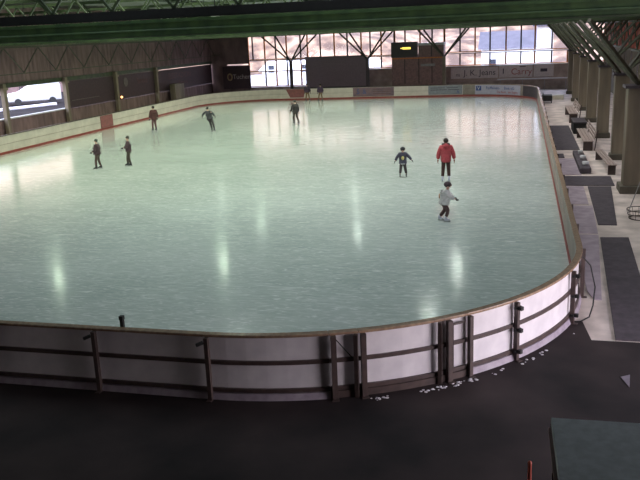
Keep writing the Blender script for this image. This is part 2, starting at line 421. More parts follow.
# folded sheet on the dark floor
sh = MB().add([(.50, 1.85, FZ + .012), (.66, 1.9, FZ + .012), (.60, 1.45, FZ + .012), (.50, 1.85, FZ + .02), (.66, 1.9, FZ + .05), (.60, 1.45, FZ + .02)],
              [(0, 2, 1), (3, 4, 5), (0, 1, 4, 3), (1, 2, 5, 4), (2, 0, 3, 5)])
tag(sh.build('paper_scrap', 'lilac'), 'small pale triangular scrap of paper lying on the dark rubber floor', 'paper')

# booth below the camera
bt = empty('ticket_booth', (.6, -6.6, FZ), 'booth with a flat grey-green felt roof in the lower right corner', 'booth')
ZR = 2.25
rp = [(-.955, -4.50), (.72, -4.46), (.72, -8.6), (-.86, -8.6)]
MB().prism(rp, ZR - .07, ZR).build('roof', 'tarp', bt, bevel=.01)
MB().prism([(-.9, -4.56), (.68, -4.52), (.68, -8.5), (-.82, -8.5)], FZ + .009, ZR - .071).build('wall', 'rubber', bt)
MB().bar((-.965, -4.55, ZR - .1), (-.885, -8.5, ZR - .1), .03).build('edge_trim', 'pink', bt)
for yy in (-4.9, -5.8): MB().box(-.95, yy - .02, 1.0, -.87, yy + .02, 1.9).build('batten', 'steel_brown', bt)
pst = empty('barrier_post', (-1.115, -3.4, FZ), 'orange-red barrier post rising from the dark floor left of the booth', 'post')
MB().bar((-1.115, -3.4, FZ + .008), (-1.115, -3.4, 1.1), .045, n=10).build('pole', 'red', pst, smooth=False)
MB().lathe((-1.115, -3.4, FZ + .008), [(.14, 0), (.14, .02), (.04, .05)], 16).build('base', 'black', pst)
MB().lathe((-1.115, -3.4, 1.1), [(.026, 0), (.02, .02), (.005, .03)], 12).build('cap', 'red', pst)

# ------------------------------------------------------------ walls and roof
YB = 70.0; XL = -34.0; XR = 6.6; ZC = 6.05; ZT = 8.6
struct('ceiling', MB().box(XL - 3, -16.2, ZT, 9.3, YB + .4, ZT + .2), 'roof')
struct('wall_rear', MB().box(XL - 3, -16.3, FZ, 9.3, -16, ZT), 'wall_olive')

# left wall: upper cladding with ribs, low wall and posts
fa = MB().box(XL - .2, -16, 3.72, XL, YB, ZT)
for i in range(170): fa.box(XL - .0, -15.8 + i * .5, 3.74, XL + .012, -15.8 + i * .5 + .10, ZC + .3)
struct('wall_left', fa, 'fascia')
struct('trim_1', MB().box(XL - .12, -16, 3.42, XL + .06, YB, 3.719), 'green_dk')
struct('baseboard_left', MB().box(XL - .3, -16, FZ, XL - .05, YB, 1.38), 'fascia')
MBs = MB().box(XL - .34, 24, 1.381, XL + .0, 41, 1.47); struct('trim_2', MBs, 'white')
posts_y = [25.9, 33.3, 40.6, 48.2, 55.8, 63.3]
plab = ['post left of the car opening, outside the view', 'dark post at the left edge beside the bright opening with the white van',
        'brown post right of the bright opening, at the start of the banners', 'pale brown post between the first two dark banners',
        'post beside the second dark banner, behind the bulky dark skater', 'post beyond the faded red lettering']
for i, y in enumerate(posts_y):
    if i == 0 or i == 5: continue
    r = empty('wall_post', (XL + .1, y, FZ), plab[i], 'post')
    MB().box(XL + .061, y - .16, FZ, XL + .34, y + .16, 3.70).build('shaft', 'olive', r, bevel=.01)
    MB().box(XL + .061, y - .26, 3.3, XL + .40, y + .26, 3.46).build('head', 'olive', r)
# dark banners between the posts
def side_banner(y0, y1, z0, z1, label):
    r = empty('banner', (XL + .03, (y0 + y1) / 2, z0), label, 'banner')
    MB().box(XL - .02, y0, z0, XL + .02, y1, z1).build('sheet', 'banner', r)
    MB().box(XL - .035, y0, z1 - .03, XL + .035, y1, z1 + .03).build('edge_strip', 'steel_brown', r)
    return r
b1 = side_banner(40.8, 48.15, 1.4, 3.38, 'plain dark banner right of the bright opening with the white van')
b2 = side_banner(48.25, 55.75, 1.4, 3.38, 'dark banner with a faded round emblem, between two posts')
b3 = side_banner(55.85, 69.9, 1.4, 3.35, 'long dark banner with faded red lettering towards the far left corner')
rz = (PI / 2, 0, PI / 2)
MB().bar((XL + .021, 41.5, 1.95), (XL + .021, 45.6, 1.95), .05).build('stripe', 'faintg', b1)
MB().bar((XL + .021, 50.2, 2.75), (XL + .05, 50.2, 2.75), .75, n=20).build('emblem', 'faintg', b2)
text('lettering', 'Service', .7, 'faint', (XL + .026, 53.3, 2.7), rz, b2)
text('lettering', 'EISSTADION', .75, 'faint', (XL + .026, 61.5, 2.7), rz, b3, 1.3)
text('lettering', 'Eisarena', .55, 'faint', (XL + .026, 62.2, 2.0), rz, b3, 1.2)
nb_ = MB().box(XL + .35, 58.2, FZ, XL + .9, 60.3, 2.0)
tag(nb_.build('notice_cabinet', 'olive', bevel=.02), 'grey-brown cabinet standing behind the left boards in front of the red lettering', 'cabinet')
lm = empty('wall_lamp', (XL + .1, 49.0, 1.55), 'tiny glowing orange lamp on the dark banner wall', 'lamp')
MB().box(XL + .04, 48.9, 1.40, XL + .12, 49.1, 1.6).build('housing', 'black', lm)
MB().lathe((XL + .16, 49.0, 1.5), [(.05, 0), (.1, .06), (.1, .12), (.04, .18)], 12).build('bulb', 'warm_l', lm)

# right wall: olive lower cladding with slit windows, red-brown upper cladding
ys = [18.0 + 3.75 * i for i in range(14)]
wr = MB(); wu = MB()
wr.box(XR, 8, FZ, XR + .25, YB, 1.2); wr.box(XR, -16, FZ, XR + .25, -4, ZT); wr.box(XR, -4, 4.2, XR + .25, 4, ZT); wr.box(XR, 4, FZ, XR + .25, 8, ZT)
prev = 8
for y in ys:
    wr.box(XR, prev, 1.2, XR + .25, y, 3.9); prev = y + .8
wr.box(XR, prev, 1.2, XR + .25, YB, 3.9)
wu.box(XR, 8, 3.9, XR + .25, YB, 4.5); wu.box(XR, 8, 5.6, XR + .25, YB, ZT)
cl = [30.5 + 3.75 * i for i in range(10)]; prev = 8
for y in cl: wu.box(XR, prev, 4.5, XR + .25, y, 5.6); prev = y + .7
wu.box(XR, prev, 4.5, XR + .25, YB, 5.6)
for i in range(150):
    yy = 8.2 + i * .41
    if not any(c - .25 < yy < c + .75 for c in cl): wu.box(XR - .05, yy, 3.92, XR, yy + .2, ZT - .1)
for i, y in enumerate(cl):
    r = empty('window_%d' % (40 + i), (XR + .12, y + .35, 4.5), kind='structure')
    MB().box(XR + .05, y, 4.5, XR + .1, y + .05, 5.6).box(XR + .05, y + .65, 4.5, XR + .1, y + .7, 5.6).build('window_frame', 'frame_b', r)
    MB().box(XR + .12, y + .01, 4.51, XR + .13, y + .69, 5.59).build('pane', 'glass', r)
struct('wall_right', wr, 'wall_olive'); struct('wall_right_upper', wu, 'red_clad')
for i, y in enumerate(ys):
    r = empty('window_%d' % (20 + i), (XR + .12, y + .4, 1.2), kind='structure')
    MB().box(XR + .05, y, 1.2, XR + .1, y + .06, 3.9).box(XR + .05, y + .74, 1.2, XR + .1, y + .8, 3.9).box(XR + .05, y + .06, 2.5, XR + .1, y + .74, 2.56).build('window_frame', 'frame_b', r)
    MB().box(XR + .12, y + .01, 1.21, XR + .13, y + .79, 3.89).build('pane', 'glass', r)

# ------------------------------------------------------------ far wall with windows
def plate(x0, z0, x1, z1, m, name, y=YB, th=.25): return MB().box(x0, y, z0, x1, y + th, z1)
wb = MB()
struct('wall_back_left', MB().box(XL - .2, YB, FZ, -29.7, YB + .25, 3.15).box(XL - .2, YB, 3.15, -32.2, YB + .25, 3.3).box(XL - .2, YB, 3.3, -29.7, YB + .25, ZT), 'fascia')
wb.box(-29.7, YB, FZ, 6.85, YB + .25, .8)
wb.box(-23.2, YB, .8, 6.85, YB + .25, 2.35)
wb.box(-23.2, YB, 2.35, -16.7, YB + .25, 3.6)
wb.box(-13.9, YB, 2.35, -8.9, YB + .25, 3.6)
wb.box(6.4, YB, 2.35, 6.85, YB + .25, ZT)
wb.box(-29.7, YB, 6.1, 6.4, YB + .25, ZT)
struct('wall_back', wb, 'wall')
def window(n, xs, z0, z1, transoms, label=None):
    r = empty('window_%d' % n, ((xs[0] + xs[-1]) / 2, YB + .1, z0), kind='structure')
    for i, x in enumerate(xs):
        w = .15
        MB().box(x - w / 2, YB + .04, z0, x + w / 2, YB + .14, z1).build('mullion', 'frame_o' if i % 2 == 0 else 'frame_b', r)
    MB().box(xs[0], YB + .035, z0 - .02, xs[-1], YB + .15, z0 + .07).build('window_sill', 'frame_o', r)
    MB().box(xs[0], YB + .035, z1 - .06, xs[-1], YB + .15, z1 + .02).build('head_rail', 'frame_b', r)
    for z in transoms: MB().box(xs[0], YB + .05, z - .05, xs[-1], YB + .13, z + .05).build('transom', 'frame_o', r)
    MB().box(xs[0], YB + .085, z0, xs[-1], YB + .095, z1).build('pane', 'glass', r)
window(1, [-29.7, -27.86, -26.64, -25.43, -23.9, -23.2], .85, 3.6, [2.45])
window(2, [-29.7, -29.2, -27.86, -26.64, -25.43, -23.9, -23.14, -21.74, -20.24, -18.86, -17.39, -16.45, -15.31, -13.96], 3.66, 6.1, [])
window(3, [-16.7, -15.31, -13.96], 2.4, 3.6, [])
window(4, [-13.9, -12.84, -11.32, -10.1, -8.9], 3.66, 6.1, [])
window(5, [-8.85, -7.32, -5.84, -4.38, -2.84, -1.4, -.08, 1.52, 3, 4.5, 6.4], 3.72, 6.1, [])
window(6, [-8.85, -7.32, -5.84, -4.38, -2.84, -1.4, -.08, 1.52, 3, 4.5, 6.4], 2.4, 3.62, [])
# lighter cladding strips under the right windows
struct('trim_3', MB().box(-13.9, YB - .05, .82, 4.6, YB - .001, .98), 'wood')

# big slate board hanging in front of the windows
sc = empty('large_board', (-19.6, 68.6, .4), 'large plain slate-grey board standing in front of the far windows', 'board')
MB().box(-23.0, 68.5, .75, -16.6, 68.62, 3.75).build('sheet', 'screen', sc)
MB().box(-23.05, 68.46, 3.73, -16.55, 68.66, 3.82).box(-23.05, 68.46, .66, -16.55, 68.66, .748).build('frame', 'dark', sc)
for x in (-22.8, -19.8, -16.8): MB().bar((x, 68.72, FZ), (x, 68.72, 3.7), .12).build('leg', 'dark', sc)

# control booth in the middle of the far wall
cb = empty('control_booth', (-11.4, 68.9, FZ), 'dark two-tier control booth against the far windows with panelled front', 'booth')
MB().box(-13.9, 68.0, FZ, -8.75, 69.9, 3.5).build('lower_storey', 'pink', cb)
MB().box(-11.25, 68.05, 3.501, -8.75, 69.9, 4.55).build('upper_storey', 'pink', cb)
MB().box(-11.3, 67.95, 4.551, -8.7, 69.92, 4.78).build('roof_edge', 'white', cb)
for x in (-12.6, -11.2, -9.9): MB().box(x - .04, 67.95, .9, x + .04, 67.999, 3.45).build('batten', 'dark', cb)
MB().box(-13.9, 67.93, 3.30, -8.75, 67.999, 3.42).build('ledge', 'frame_o', cb)
MB().box(-11.0, 67.94, 2.55, -9.6, 67.999, 2.78).build('vent', 'grey', cb)
for x in (-9.95,): MB().box(x - .04, 68.0, 3.51, x + .04, 68.049, 4.5).build('batten', 'dark', cb)
sg = empty('display_box', (-12.6, 67.8, 3.7), 'dark display box with a short glowing yellow sign on the control booth', 'display')
MB().box(-13.9, 67.6, 3.505, -11.32, 68.4, 4.95).build('housing', 'dark', sg)
MB().box(-12.75, 67.57, 4.25, -11.95, 67.599, 4.45).box(-12.95, 67.57, 4.32, -12.75, 67.599, 4.40).build('lit_sign', 'yellow', sg)

# banners on the far wall under the right windows
def far_banner(x0, x1, z0, z1, label, m='cream', y=YB - .08, name='banner'):
    r = empty(name, ((x0 + x1) / 2, y, z0), label, 'banner')
    MB().box(x0, y - .02, z0, x1, y + .02, z1).build('sheet', m, r)
    return r
M['bg_grey'] = mat('grey_banner', (.62, .56, .53), (.52, .47, .45), .6)
M['bg_lilac'] = mat('lilac_banner', (.42, .40, .48), (.37, .35, .43), .6)
M['bg_teal'] = mat('grey_blue_banner', (.24, .25, .28), (.19, .2, .22), .6)
M['bg_red'] = mat('faded_red_banner', (.28, .09, .09), (.2, .07, .07), .6)
M['bg_mauve'] = mat('mauve_banner', (.22, .13, .14), (.13, .09, .12), .6, scale=3, detail=8)
rx = (PI / 2, 0, 0); yb = YB - .106
f1 = far_banner(-8.2, -3.55, 1.12, 2.2, 'grey banner with dark lettering on the far wall, left of the red script', 'bg_grey')
text('lettering', 'J. K. Jeans', .8, 'ink', (-5.35, yb, 1.65), rx, f1, 1.0)
text('lettering', 'ns', .5, 'ink', (-7.5, yb, 1.5), rx, f1)
f2 = far_banner(-3.45, -.25, 1.12, 2.3, 'grey banner with red script lettering on the far wall', 'bg_grey')
text('lettering', 'Carry', .85, 'redink', (-1.3, yb, 1.65), rx, f2, 1.0)
MB().box(-1.5, yb - .01, 2.1, -.9, yb + .005, 2.18).build('mark', 'ink', f2)
MB().box(-3.1, yb - .01, 1.5, -3.0, yb + .005, 2.0).build('mark', 'ink', f2)
f3 = far_banner(-.12, 1.75, 1.12, 2.3, 'grey banner with one small dark rectangle, rightmost on the far wall', 'bg_grey')
MB().box(.5, yb - .01, 1.6, 1.15, yb + .005, 1.9).build('mark', 'ink', f3)
hr = empty('handrail', (.7, 69.3, FZ), 'bright horizontal handrail below the far right banners', 'handrail')
MB().bar((-3.6, 69.3, .98), (3.2, 69.3, .98), .13, n=8).build('rail', 'white', hr)
for x in (-3.3, -1.2, .9, 2.9): MB().bar((x, 69.3, FZ), (x, 69.3, .92), .06, n=8).build('upright', 'grey', hr)
# dark corner banner with crest, far left
f4 = far_banner(-32.7, -29.55, .7, 3.05, 'dark banner with a round crest and pale script in the far left corner', 'banner')
MB().bar((-31.9, yb + .01, 1.95), (-31.9, yb - .02, 1.95), .62, .8, n=20).build('crest', 'gold', f4)
MB().bar((-31.9, yb - .02, 1.95), (-31.9, yb - .03, 1.95), .36, .5, n=16).build('crest_centre', 'faint', f4)
text('lettering', 'Tucher', .7, 'bg_grey', (-30.6, yb, 1.95), rx, f4, .95)

# advertising boards fixed on the ice side of the boards
def ad(x0, x1, label, m, z0=.2, z1=1.0, poly=None):
    y = L - .006
    r = empty('advertising_board', ((x0 + x1) / 2, y, z0), label, 'advertising board')
    pl = poly or [(x0, z0), (x1, z0), (x1, z1), (x0, z1)]
    n = len(pl); vs = [(x, y + .003, z) for x, z in pl] + [(x, y - .02, z) for x, z in pl]
    MB().add(vs, [tuple(range(n)), tuple(range(n, 2 * n))[::-1]] + [(i, (i + 1) % n, n + (i + 1) % n, n + i) for i in range(n)]).build('sheet', m, r)
    return r, y - .024
ad(0, 0, 'dark red advertising board tapering downwards, behind the central skater', 'bg_red', poly=[(-23.3, 1.0), (-22.9, .22), (-21.55, .22), (-21.35, 1.0)])
r, y = ad(-16.7, -12.8, 'mauve patterned advertising board below the control booth', 'bg_mauve')
text('lettering', '&', .6, 'blue', (-15.6, y, .6), rx, r); text('lettering', 'S', .6, 'blue', (-16.2, y, .62), rx, r)
for z in (.4, .6, .8): MB().box(-14.8, y - .002, z, -13.1, y + .003, z + .05).build('stripe', 'faint', r)
r, y = ad(-9.6, -6.5, 'grey-blue advertising board with faint dark lines on the far boards', 'bg_teal')
for z, a, b in ((.78, -9.4, -8.1), (.6, -9.4, -7.9), (.78, -7.9, -6.9), (.6, -7.8, -6.8)): MB().box(a, y - .002, z, b, y + .003, z + .05).build('stripe', 'ink', r)
text('lettering', 'A', .4, 'blue', (-6.9, y, .4), rx, r)
SA = A_ + Q_ + B_          # start of the far right corner arc
def arc_board(t0, t1, m, label):
    x, yy, nx, ny = outline_pt(SA + R * (t0 + t1) / 2)
    r = empty('advertising_board', (x, yy, .15), label, 'advertising board')
    MB().path(run(SA + R * t0, SA + R * t1, .2), [(-.03, .16), (-.004, .16), (-.004, 1.0), (-.03, 1.0)]).build('sheet', m, r)
    return r
def on_arc(t, z, off=-.05):
    x, yy, nx, ny = outline_pt(SA + R * t); return (x + nx * off, yy + ny * off, z), (PI / 2, 0, t - PI / 2)
r = arc_board(.66, 1.40, 'bg_lilac', 'lilac advertising board with a blue square logo and two lines of lettering')
MB().path(run(SA + R * 1.31, SA + R * 1.385, .1), [(-.036, .5), (-.031, .5), (-.031, .92), (-.036, .92)]).build('logo', 'blue', r)
loc, rot = on_arc(1.348, .70, -.045); text('logo_mark', 'V', .42, 'white', loc, rot, r)
for body, t, z, sz, m in (('Raiffeisen-', 1.135, .72, .36, 'blue'), ('Bank eG', .87, .72, .36, 'blue'), ('Die Bank', 1.0, .38, .27, 'redink'), ('der Region', .8, .38, .27, 'redink')):
    loc, rot = on_arc(t, z, -.062); text('lettering', body, sz, m, loc, rot, r, .95)
r = arc_board(.02, .60, 'dark', 'dark brown advertising board in the far right corner of the boards')
for t in (.12, .3, .45):
    loc, rot = on_arc(t, .6); text('lettering', 'o', .3, 'faintg', loc, rot, r)
# small dark red advertising board on the left side
r = empty('advertising_board', (-W, 39.6, .2), 'small dark red advertising board on the left side boards', 'advertising board')
MB().box(-W + .005, 38.75, .17, -W + .03, 40.5, 1.0).build('sheet', 'bg_red', r)

# ------------------------------------------------------------ steel columns that branch like trees
def tree(x, y, w, zf, label, dx=2.1, dy=2.4, rowm='olive', group=None):
    r = empty('branching_column', (x, y, FZ), label, 'column', group)
    MB().prism([(x - w / 2, y - w * .35), (x + w / 2, y - w * .35), (x + w / 2, y + w * .35), (x - w / 2, y + w * .35)], FZ, zf - .1).build('shaft', rowm, r, bevel=.04)
    MB().box(x - w * .6, y - w * .45, zf - .099, x + w * .6, y + w * .45, zf).build('head_plate', 'dark', r)
    if w > .5: MB().box(x - w * .62, y - w * .5, FZ + .001, x + w * .62, y + w * .5, FZ + .28).build('footing', 'wall_olive', r, bevel=.03)
    for sx in (-1, 1):
        for sy in (-1, 1):
            MB().bar((x + sx * .12, y + sy * .1, zf + .001), (x + sx * dx, y + sy * dy, ZC - .02), .12).build('strut', 'strut', r)
    return r
ordn = ['nearest widest', 'second', 'third', 'fourth', 'fifth', 'sixth', 'seventh']
for i in range(7):
    y = 18.6 + 7.5 * i
    tree(2.9 + (.15 if i else 0), y, 1.05 if i == 0 else .62, 3.75, ordn[i] + ' branching olive column from the camera in the row right of the rink')
for x, l in ((-23.9, 'slim dark column with branching struts before the far left windows'), (-16.05, 'slim dark column with branching struts at the right edge of the slate board'),
             (-8.55, 'slim column with branching struts at the right end of the control booth')):
    tree(x, 66.2, .32, 3.6, l, 2.2, 2.3, 'olive' if x > -10 else 'dark')

# ------------------------------------------------------------ roof girders
def girder(y, label, group=None, truss=True, z0=ZC):
    r = empty('roof_girder', (-13, y, z0), label, 'roof girder', group)
    x0, x1 = XL + .06, XR - .07
    h = .5
    MB().box(x0, y - .10, z0, x1, y + .10, z0 + .05).build('bottom_flange', 'green_dk', r)
    MB().bar((x0, y - .09, z0 + .2), (x1, y - .09, z0 + .2), .05, n=8).build('conduit', 'green', r)
    MB().box(x0, y - .05, z0 + .051, x1, y + .05, z0 + h - .101).build('web', 'green', r)
    MB().box(x0, y - .14, z0 + h - .10, x1, y + .14, z0 + h - .02).build('top_flange', 'green', r)
    MB().box(x0, y - .07, z0 + h + .0, x1, y + .07, z0 + h + .26).build('black_beam', 'black', r)
    if truss:
        c = MB(); n = int((x1 - x0) / 1.9); st = (x1 - x0) / n
        for k in range(n):
            xa = x0 + st * k
            c.bar((xa, y, z0 + h + .26), (xa + st / 2, y, z0 + 1.95), .07).bar((xa + st / 2, y, z0 + 1.95), (xa + st, y, z0 + h + .26), .07)
        c.build('lattice', 'green_dk', r)
        MB().box(x0, y - .06, z0 + 1.9, x1, y + .06, z0 + 2.05).build('top_chord', 'green_dk', r)
    return r
girder(9.6, 'nearest green steel girder with black beam and lattice above, across the top of the view')
for y in (22.3, 26.3, 33.6, 43, 51, 58.5, 66.2): girder(y, 'green steel girder hidden behind the nearest one under the roof', 'farther roof girders')
def lbeam(x, z0, lab):
    r = empty('edge_beam', (x, 30, z0), lab, 'roof beam')
    MB().box(x - .12, -10, z0, x + .12, YB - .1, z0 + .04).build('bottom_flange', 'green_dk', r)
    MB().box(x - .04, -10, z0 + .041, x + .04, YB - .1, z0 + .3).build('web', 'green_dk', r)
lbeam(.9, ZC - .0001 - .35 + .35 + .0, 'long dark green beam running lengthwise along the strut tops above the right boards') if False else None

# lattice edge truss above the right column row
et = empty('edge_truss', (XR - .9, 40, 4.2), 'dark green lattice truss running lengthwise in front of the red-brown upper right wall', 'truss')
c = MB()
for k in range(14):
    y0 = 16 + k * 3.75
    c.bar((XR - .9, y0, 4.25), (XR - .9, y0 + 1.875, 5.95), .08).bar((XR - .9, y0 + 1.875, 5.95), (XR - .9, y0 + 3.75, 4.25), .08)
c.build('diagonals', 'green_dk', et)
MB().box(XR - .98, 14, 4.12, XR - .82, YB - .1, 4.26).build('bottom_chord', 'green_dk', et)
MB().box(XR - .98, 14, 5.92, XR - .82, YB - .1, 6.03).build('top_chord', 'green_dk', et)

et = empty('edge_truss', (XL + 1.1, 40, 4.3), 'thin dull green lattice truss along the brown upper left wall', 'truss')
c = MB()
for k in range(15):
    y0 = 12 + k * 3.75
    c.bar((XL + 1.1, y0, 4.35), (XL + 1.1, y0 + 1.875, 5.95), .06).bar((XL + 1.1, y0 + 1.875, 5.95), (XL + 1.1, y0 + 3.75, 4.35), .06)
c.build('diagonals', 'strut', et)
MB().box(XL + 1.06, 12, 4.28, XL + 1.14, YB - .1, 4.34).build('bottom_chord', 'strut', et)
MB().box(XL + 1.04, 12, 5.93, XL + 1.16, YB - .1, 6.03).build('top_chord', 'strut', et)

# ------------------------------------------------------------ ceiling lamps
lamps = [(-25.7, 24.6, 0), (-18.2, 37.5, 0), (-11.25, 36.2, 1), (-4.4, 28.5, 1), (-17.6, 28.6, 0), (-4.9, 20.3, 1), (-24.5, 46.5, 0), (-14, 48.5, 1), (-6, 46.5, 1), (-11.5, 14.5, 1)]
l0 = None
for x, y, k in lamps:
    if l0 is None:
        r = l0 = empty('ceiling_lamp', (x, y, 6.45), 'round ceiling lamp hanging between the girders over the ice', 'lamp', 'ceiling lamps over the ice')
        MB().lathe((x, y, 6.50), [(.26, 0), (.22, .12), (.08, .25)], 18).build('shade', 'green_dk', r, smooth=True)
        MB().lathe((x, y, 6.46), [(.23, 0), (.245, .035)], 18).build('lens', 'lens', r)
        MB().bar((x, y, 6.75), (x, y, ZT), .04, n=8).build('stem', 'black', r)
    else:
        r = copy_tree(l0); r.location = (x, y, 6.45)
    ld = bpy.data.lights.new('lamp_light', 'AREA'); ld.shape = 'DISK'; ld.size = .3; ld.energy = 60 if k == 0 else 50
    ld.color = (.72, 1, .66) if k == 0 else (.86, 1, .88); ld.spread = 2.7
    lo = bpy.data.objects.new('lamp_light', ld); COL.objects.link(lo); lo.location = (x, y, 6.44)

# unseen fill lights added under the roof deck to brighten the ice evenly
for i, x in enumerate((-26.5, -19.5, -13, -6.5, 0)):
    r = empty('fill_light_panel', (x, 22, ZT - .2), 'wide unseen panel added under the roof deck for fill light on the ice', 'lamp', 'added fill light panels under the roof')
    MB().box(x - 2.6, 2, ZT - .12, x + 2.6, 58, ZT - .04).build('frame', 'green_dk', r)
    MB().box(x - 2.5, 2.1, ZT - .17, x + 2.5, 57.9, ZT - .121).build('fill_panel', 'fill_panel', r)
    for y0, y1, e in ((2, 14, (8.5, 9.5, 11, 11, 8)[i]), (14, 58, (40, 45, 42, 33, 21)[i])):
        ld = bpy.data.lights.new('fill_light', 'AREA'); ld.shape = 'RECTANGLE'; ld.size = 5; ld.size_y = y1 - y0
        ld.energy = e * (y1 - y0); ld.spread = 2.35
        ld.color = ((.80, .93, 1) if y0 < 10 else ((.90, 1, .76), (.90, 1, .78), (.91, 1, .82), (.96, .98, .95), (1, .97, 1))[i])
        lo = bpy.data.objects.new('fill_light', ld); COL.objects.link(lo); lo.location = (x, (y0 + y1) / 2, ZT - .19)
# daylight from the open doorway on the right near the camera
ld = bpy.data.lights.new('doorway_daylight', 'AREA'); ld.shape = 'RECTANGLE'; ld.size = 7.6; ld.size_y = 3.8; ld.energy = 760; ld.color = (1, .86, .97)
lo = bpy.data.objects.new('doorway_daylight', ld); COL.objects.link(lo); lo.location = (XR + .4, 0, 2.1)
lo.rotation_euler = (PI / 2, 0, PI / 2); 

# ------------------------------------------------------------ outside
struct('ground_outside', MB().box(-160, -60, -.5, 120, 200, FZ - .16), 'asphalt')
def hill():
    c = MB(); nx, ny = 60, 14
    for j in range(ny):
        for i in range(nx):
            x = -230 + i * 7; y = 118 + j * 10
            h = 4.2 * j + 3 * math.sin(i * .31 + j * .4) + random.uniform(-.8, .8)
            c.v.append((x, y, max(-.5, h) if j else -.5))
    for j in range(ny - 1):
        for i in range(nx - 1): c.f.append((j * nx + i, j * nx + i + 1, (j + 1) * nx + i + 1, (j + 1) * nx + i))
    return c
struct('hillside', hill(), 'hill')
def house(x, y, w, d, h, rh, wallm, roofm, label, rot=0):
    r = empty('house', (x, y, -.28), label, 'house')
    MB().box(x - w / 2, y - d / 2, -.28, x + w / 2, y + d / 2, h).build('wall', wallm, r)
    c = MB(); a = w / 2 + .4; b = d / 2 + .4
    c.add([(x - a, y - b, h), (x + a, y - b, h), (x + a, y + b, h), (x - a, y + b, h), (x - a, y, h + rh), (x + a, y, h + rh)],
          [(0, 1, 5, 4), (2, 3, 4, 5), (0, 4, 3), (1, 2, 5), (0, 3, 2, 1)])
    c.build('roof', roofm, r)
    for i in range(int(w // 6)): MB().box(x - w / 2 + 1 + i * 5, y - d / 2 - .05, 1.0, x - w / 2 + 1.9 + i * 5, y - d / 2 - .001, 2.0).build('window', 'carglass', r)
    return r
house(-2.2, 100, 8.5, 9, 3.3, 2.2, 'plaster', 'housegrey', 'white house with a grey-lilac roof seen through the right windows')
house(-30, 104, 16, 9, 1.3, 1.2, 'plaster', 'plaster', 'low white building seen through the far left windows')
ub = empty('white_hut', (1.3, 82, -.28), 'narrow white block standing outside the far right window', 'hut')
MB().box(.3, 80.5, -.28, 2.0, 83, 5.9).build('wall', 'plaster', ub)
MB().box(-.2, 80.2, 5.91, 2.3, 83.2, 6.15).build('roof', 'housegrey', ub)
struct('snow_field', MB().box(-45, 76, -.27, 30, 117, -.05), 'yard')

# white van outside the left opening
vx, vy, va = -55.0, 68.0, math.atan2(51, 66)
vr = empty('van', (vx, vy, -.28), 'white van parked outside the opening in the left wall', 'van'); 
def loc_build(c, name, m, parent, **k): return c.build(name, m, parent, world=False, **k)
prof = [(-2.6, .35), (2.5, .35), (2.6, .85), (2.4, 1.15), (1.5, 1.3), (.55, 1.85), (-.6, 2.1), (-2.4, 2.25), (-2.6, 1.9)]
c = MB(); n = len(prof)
vs = [(x, -.95, z) for x, z in prof] + [(x, .95, z) for x, z in prof]
c.add(vs, [tuple(range(n))[::-1], tuple(range(n, 2 * n))] + [(i, (i + 1) % n, n + (i + 1) % n, n + i) for i in range(n)])
loc_build(c, 'body', 'white', vr, bevel=.08)
for x0, x1 in ((-2.2, -1.3), (-1.2, -.3), (-.2, .45)): loc_build(MB().box(x0, -.975, 1.3, x1, -.951, 1.72), 'side_window', 'carglass', vr)
for x in (-1.7, 1.6):
    for y in (-.9, .9): loc_build(MB().bar((x, y - .12, .34), (x, y + .12, .34), .68, n=20), 'wheel', 'tyre', vr)
loc_build(MB().box(2.35, -.85, .75, 2.62, -.5, .95).box(2.35, .5, .75, 2.62, .85, .95), 'headlight', 'grey', vr)
loc_build(MB().box(-2.62, -.9, .36, 2.62, .9, .5), 'bumper', 'dark', vr)
vr.rotation_euler.z = va + PI; vr.scale = (1.12, 1.1, 1.08)
os_ = empty('orange_sign', (-59.6, 72.2, -.28), 'orange-red lit sign on a pole behind the white van', 'sign')
loc_build(MB().box(-.95, -.1, 1.9, .95, .1, 2.75), 'sign_board', 'orange_l', os_); loc_build(MB().bar((0, .0, 0), (0, .0, 1.9), .15, n=8), 'pole', 'dark', os_)
os_.rotation_euler.z = va
sb = MB(); 
sb.prism([(-53.4, 59.0), (-52.9, 58.9), (-50.6, 65.6), (-51.0, 65.8)], -.28, .0)
tag(sb.build('snow_bank', 'snow', bevel=.05), 'thin bright snow bank on the dark ground in front of the white van', 'snow bank')
hd = empty('fence', (-70, 84, -.28), 'dark fence behind the white van', 'fence')
loc_build(MB().box(-16, -.1, 0, 16, .1, 2.6), 'boards', 'fascia', hd)
for k in range(8): loc_build(MB().box(-14 + k * 4, -.2, 0, -13.8 + k * 4, -.11, 2.9), 'post', 'dark', hd)
hd.rotation_euler.z = va

# ------------------------------------------------------------ skaters
def skin_mesh(name, nodes, edges, m, parent, sub=1, root=0):
    """nodes: [(x,y,z,r)] grown with a skin modifier, baked to a mesh"""
    me = bpy.data.meshes.new(name); me.from_pydata([n[:3] for n in nodes], edges, [])
    o = bpy.data.objects.new(name, me); COL.objects.link(o)
    sk = o.modifiers.new('skin', 'SKIN'); sk.use_smooth_shade = True
    for i, n in enumerate(nodes):
        v = me.skin_vertices[0].data[i]; rr = n[3]; v.radius = rr if isinstance(rr, tuple) else (rr, rr); v.use_root = (i == root)
    ss = o.modifiers.new('sub', 'SUBSURF'); ss.levels = sub; ss.render_levels = sub
    o.data.materials.append(M[m]); o.parent = parent
    bpy.context.view_layer.update()
    dg = bpy.context.evaluated_depsgraph_get()
    nm = bpy.data.meshes.new_from_object(o.evaluated_get(dg)); nm.name = name
    o.modifiers.clear(); o.data = nm
    for p in nm.polygons: p.use_smooth = True
    return o
